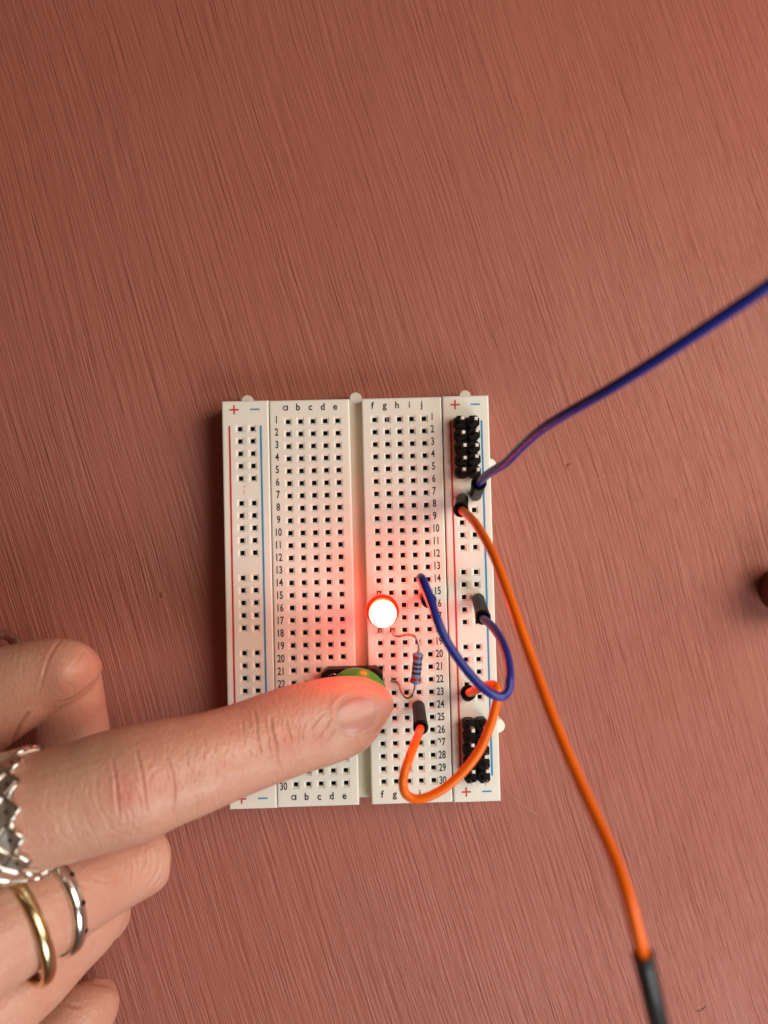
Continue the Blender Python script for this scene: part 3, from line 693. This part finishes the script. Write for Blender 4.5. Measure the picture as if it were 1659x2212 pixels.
# fingernail, laid on the skin
bmh = bmesh.new(); bmh.from_mesh(hand_me); bvh = BVHTree.FromBMesh(bmh); bmh.free()
NV, NF = [], []; nu_, nr_ = 40, 10
def skin_z(px, py):
    a = at(px, py, 60.0); d = (a - CAM); d /= np.linalg.norm(d)
    hit = bvh.ray_cast(Vector((CAM - hand_org) * S), Vector(d))
    return (np.array(hit[0]) / S + hand_org) if hit[0] else a
for j in range(nr_ + 1):
    rad = 1.03 * j / nr_
    for i in range(nu_):
        a = 2 * math.pi * i / nu_
        k = (abs(math.cos(a)) ** 2.6 + abs(math.sin(a)) ** 2.6) ** (-1 / 2.6)
        u, v = rad * k * math.cos(a), rad * k * math.sin(a)
        q = NC + ax * u * 50 + ay * v * 45
        p = skin_z(*q); up = (CAM - p) / np.linalg.norm(CAM - p)
        NV.append(p + up * (0.07 if rad < .97 else -0.06))
NVs = np.array(NV).reshape(nr_ + 1, nu_, 3)
for _ in range(6):                                          # even the plate out
    S2 = NVs.copy(); S2[1:-1] = (NVs[1:-1] * 2 + NVs[:-2] + NVs[2:] + np.roll(NVs[1:-1], 1, 1) + np.roll(NVs[1:-1], -1, 1)) / 6; S2[0] = S2[1].mean(0); NVs = S2
NV = NVs.reshape(-1, 3)
for j in range(nr_):
    for i in range(nu_):
        NF.append((j * nu_ + i, j * nu_ + (i + 1) % nu_, (j + 1) * nu_ + (i + 1) % nu_, (j + 1) * nu_ + i))
m_nail = mat('fingernail', (0.62, 0.37, 0.33), 0.25, spec=0.5)
t = NT(m_nail); t.b.inputs['Subsurface Weight'].default_value = 0.35; t.b.inputs['Subsurface Radius'].default_value = (.4, .10, .05); t.b.inputs['Subsurface Scale'].default_value = 1.0
t.l(t.mix(t.ramp(t.noise(t.coords(), 3.0, 3.0), .3, .7), (0.62, 0.29, 0.235), (0.59, 0.265, 0.215)), t.b.inputs['Base Color'])
t.l(t.bump(t.noise(t.coords((.8, 8, 8), .25), 3.0, 2.0), .12, .01), t.b.inputs['Normal'])
obj('fingernail', (list(NV), NF), m_nail, hand, smooth=True)

# ------------------------------------------------------------------ rings on the fingers
def ring_frame(L, px):
    Q = stations(L); T = np.gradient(Q[:, :3], axis=0); T /= np.linalg.norm(T, axis=1)[:, None]
    Y = (Q[:, :3] - np.array([0, 0, TOP])) @ RM.T + TV; X = 829.5 + FD * Y[:, 0] / -Y[:, 2]
    k = int(np.argmin(np.abs(X - px))); tt = T[k]; lat = np.cross((0, 0, 1.0), tt); lat /= np.linalg.norm(lat)
    return Q[k, :3], tt, lat, np.cross(tt, lat), Q[k, 3], Q[k, 4]
def band(fr, wid, thk, n=72, m=12, grow=1.0, lean=0.0, rope=0, skew=0.0):
    c, tt, lat, up, a, b = fr; rings = []
    for i in range(n):
        ph = 2 * math.pi * i / n; ctr_ = c + lat * (a + grow) * math.cos(ph) + up * (b + grow) * math.sin(ph) + tt * (lean * math.sin(ph) + skew * math.cos(ph))
        rad = lat * math.cos(ph) + up * math.sin(ph)
        r = []
        for k in range(m):
            q = 2 * math.pi * k / m; f = 1.0
            if rope: f = 1 + .22 * math.cos(3 * q + rope * ph)
            r.append(tuple(ctr_ + f * (tt * wid * math.cos(q) + rad * thk * math.sin(q))))
        rings.append(r)
    V = [p for r in rings for p in r]; F = []
    for i in range(n):
        for k in range(m):
            j, l = (i + 1) % n, (k + 1) % m; F.append((i * m + k, j * m + k, j * m + l, i * m + l))
    return V, F
fr = ring_frame(MIDDLE, 42)
fr = (fr[0] - fr[2] * 1.0 - fr[3] * .7, *fr[1:])
tag(obj('ring', band(fr, 1.15, .8, grow=1.15), m_gold, smooth=True, org=fr[0]), 'plain gold ring on the middle finger nearest the knuckles', 'ring', 'rings worn on the hand')
fr = ring_frame(MIDDLE, 112)
rs = thing('ring', 'slim silver ring with small dark stones, worn beyond the gold ring', 'ring', fr[0], 'rings worn on the hand')
obj('ring_band', band(fr, 1.2, .9, grow=.3), m_silver, rs, smooth=True)
c_, tt_, la_, up_, a_, b_ = fr
for ph in (2.05, 1.5, .95):
    q = c_ + la_ * (a_ + .85) * math.cos(ph) + up_ * (b_ + .85) * math.sin(ph) + tt_ * .55
    rad = la_ * math.cos(ph) + up_ * math.sin(ph)
    obj('stone', lathe(q, q + rad, [(0, .5), (.2, .5), (.34, .3)], 10), m_jet, rs)
fr = ring_frame(THUMB, -8)
tag(obj('ring', band(fr, .9, .75, 220, 12, grow=1.2, rope=60, skew=4.5), m_silver, smooth=True, org=fr[0]), 'twisted silver rope ring on the thumb at the left edge', 'ring', 'rings worn on the hand')
# broad zigzag ring on the index finger: two staggered rows of pierced lozenges
fr = ring_frame(INDEX, 64); c_, tt_, la_, up_, a_, b_ = fr
zz = thing('ring', 'broad silver zigzag ring of lozenge plates on the index finger', 'ring', c_, 'rings worn on the hand')
N = 15; hw_ = 2.05
def on(ph, s, rise): 
    rad = la_ * math.cos(ph) + up_ * math.sin(ph)
    return c_ + la_ * (a_ + .35) * math.cos(ph) + up_ * (b_ + .35) * math.sin(ph) + tt_ * s + rad * rise
fr2 = (c_ - tt_ * 2.4, *fr[1:])
obj('ring_band', band(fr2, 3.4, .45, grow=.12), m_silver, zz, smooth=True)
m_plate = metal('darkened_silver', (0.78, 0.72, 0.63), 0.36)
for row in range(3):
    for k in range(N):
        ph = 2 * math.pi * (k + (row % 2) * .5) / N; dp = math.pi / N; s0 = -row * hw_
        def loz(f, rise): return [on(ph, s0 + hw_ * f, rise), on(ph + dp * f, s0, rise), on(ph, s0 - hw_ * f, rise), on(ph - dp * f, s0, rise)]
        tl = random.uniform(-.12, .12)
        top_ = loz(.74, .62); top_[0] = on(ph, s0 + hw_ * .74, .62 + tl); top_[2] = on(ph, s0 - hw_ * .74, .62 - tl)
        V = loz(1.0, -.1) + loz(1.0, .35) + top_ + [on(ph, s0, .42)]
        F = [(3, 2, 1, 0)] + [(i + o_, (i + 1) % 4 + o_, (i + 1) % 4 + o_ + 4, i + o_ + 4) for o_ in (0, 4) for i in range(4)] + [(8 + i, 8 + (i + 1) % 4, 12) for i in range(4)]
        o = obj('plate', (V, F), m_plate, zz)
        if row == 0:
            w_ = [on(ph - dp, s0, .45), on(ph - dp * .5, s0 + hw_ * .5, .5), on(ph, s0 + hw_ * 1.04, .55), on(ph + dp * .5, s0 + hw_ * .5, .5), on(ph + dp, s0, .45)]
            obj('wire_edge', tube(w_, .34, 8, 1, smooth_path=False), m_silver, o, smooth=True)
            rad = la_ * math.cos(ph) + up_ * math.sin(ph); q = on(ph, s0 + .2, .40)
            obj('dot', lathe(q, q + rad, [(0, .3), (.1, .3), (.14, .2)], 10), m_jet, o)

# ------------------------------------------------------------------ made-up body at the right edge, added to throw a shadow on the table
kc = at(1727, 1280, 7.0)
tag(obj('shadow_caster', lathe((kc[0], kc[1], 0), (kc[0], kc[1], 1), [(0, 4.9), (1, 5.1), (2.4, 5.3), (5, 5.8), (7, 6.0), (9.5, 5.6), (11.4, 4.2), (12.2, 1.4)], 32), m_caster, smooth=True, org=(kc[0], kc[1], 0)), 'added dark brown rounded body casting a shadow at the right edge', 'shadow_caster')

# hair-thin fibres lying on the paint
m_fib = mat('pale_fibre', (0.60, 0.36, 0.30), 0.7)
m_fibd = mat('dark_fibre', (0.05, 0.02, 0.015), 0.7)
for lab, m, pts, r in (('pale curved hair on the table right of the breadboard', m_fib, [(1080, 1690), (1100, 1712), (1125, 1736), (1160, 1760)], .045),
                    ('pale wavy fibre on the table below the long blue wire', m_fib, [(1288, 1037), (1300, 1031), (1312, 1027), (1325, 1031)], .035),
                    ('pale bent fibre on the table nearer the right edge', m_fib, [(1355, 1032), (1361, 1070), (1368, 1087), (1386, 1076), (1396, 1068)], .03),
                    ('short dark hair on the table right of the black sleeve', m_fibd, [(1503, 2183), (1512, 2184), (1524, 2174)], .05)):
    q = [at(*p, .05 + .05 * (i % 2)) for i, p in enumerate(pts)]
    tag(obj('fibre', tube(q, r, 5, 6), m, smooth=True, org=(q[0][0], q[0][1], 0)), lab, 'fibre', 'fibres lying on the table')
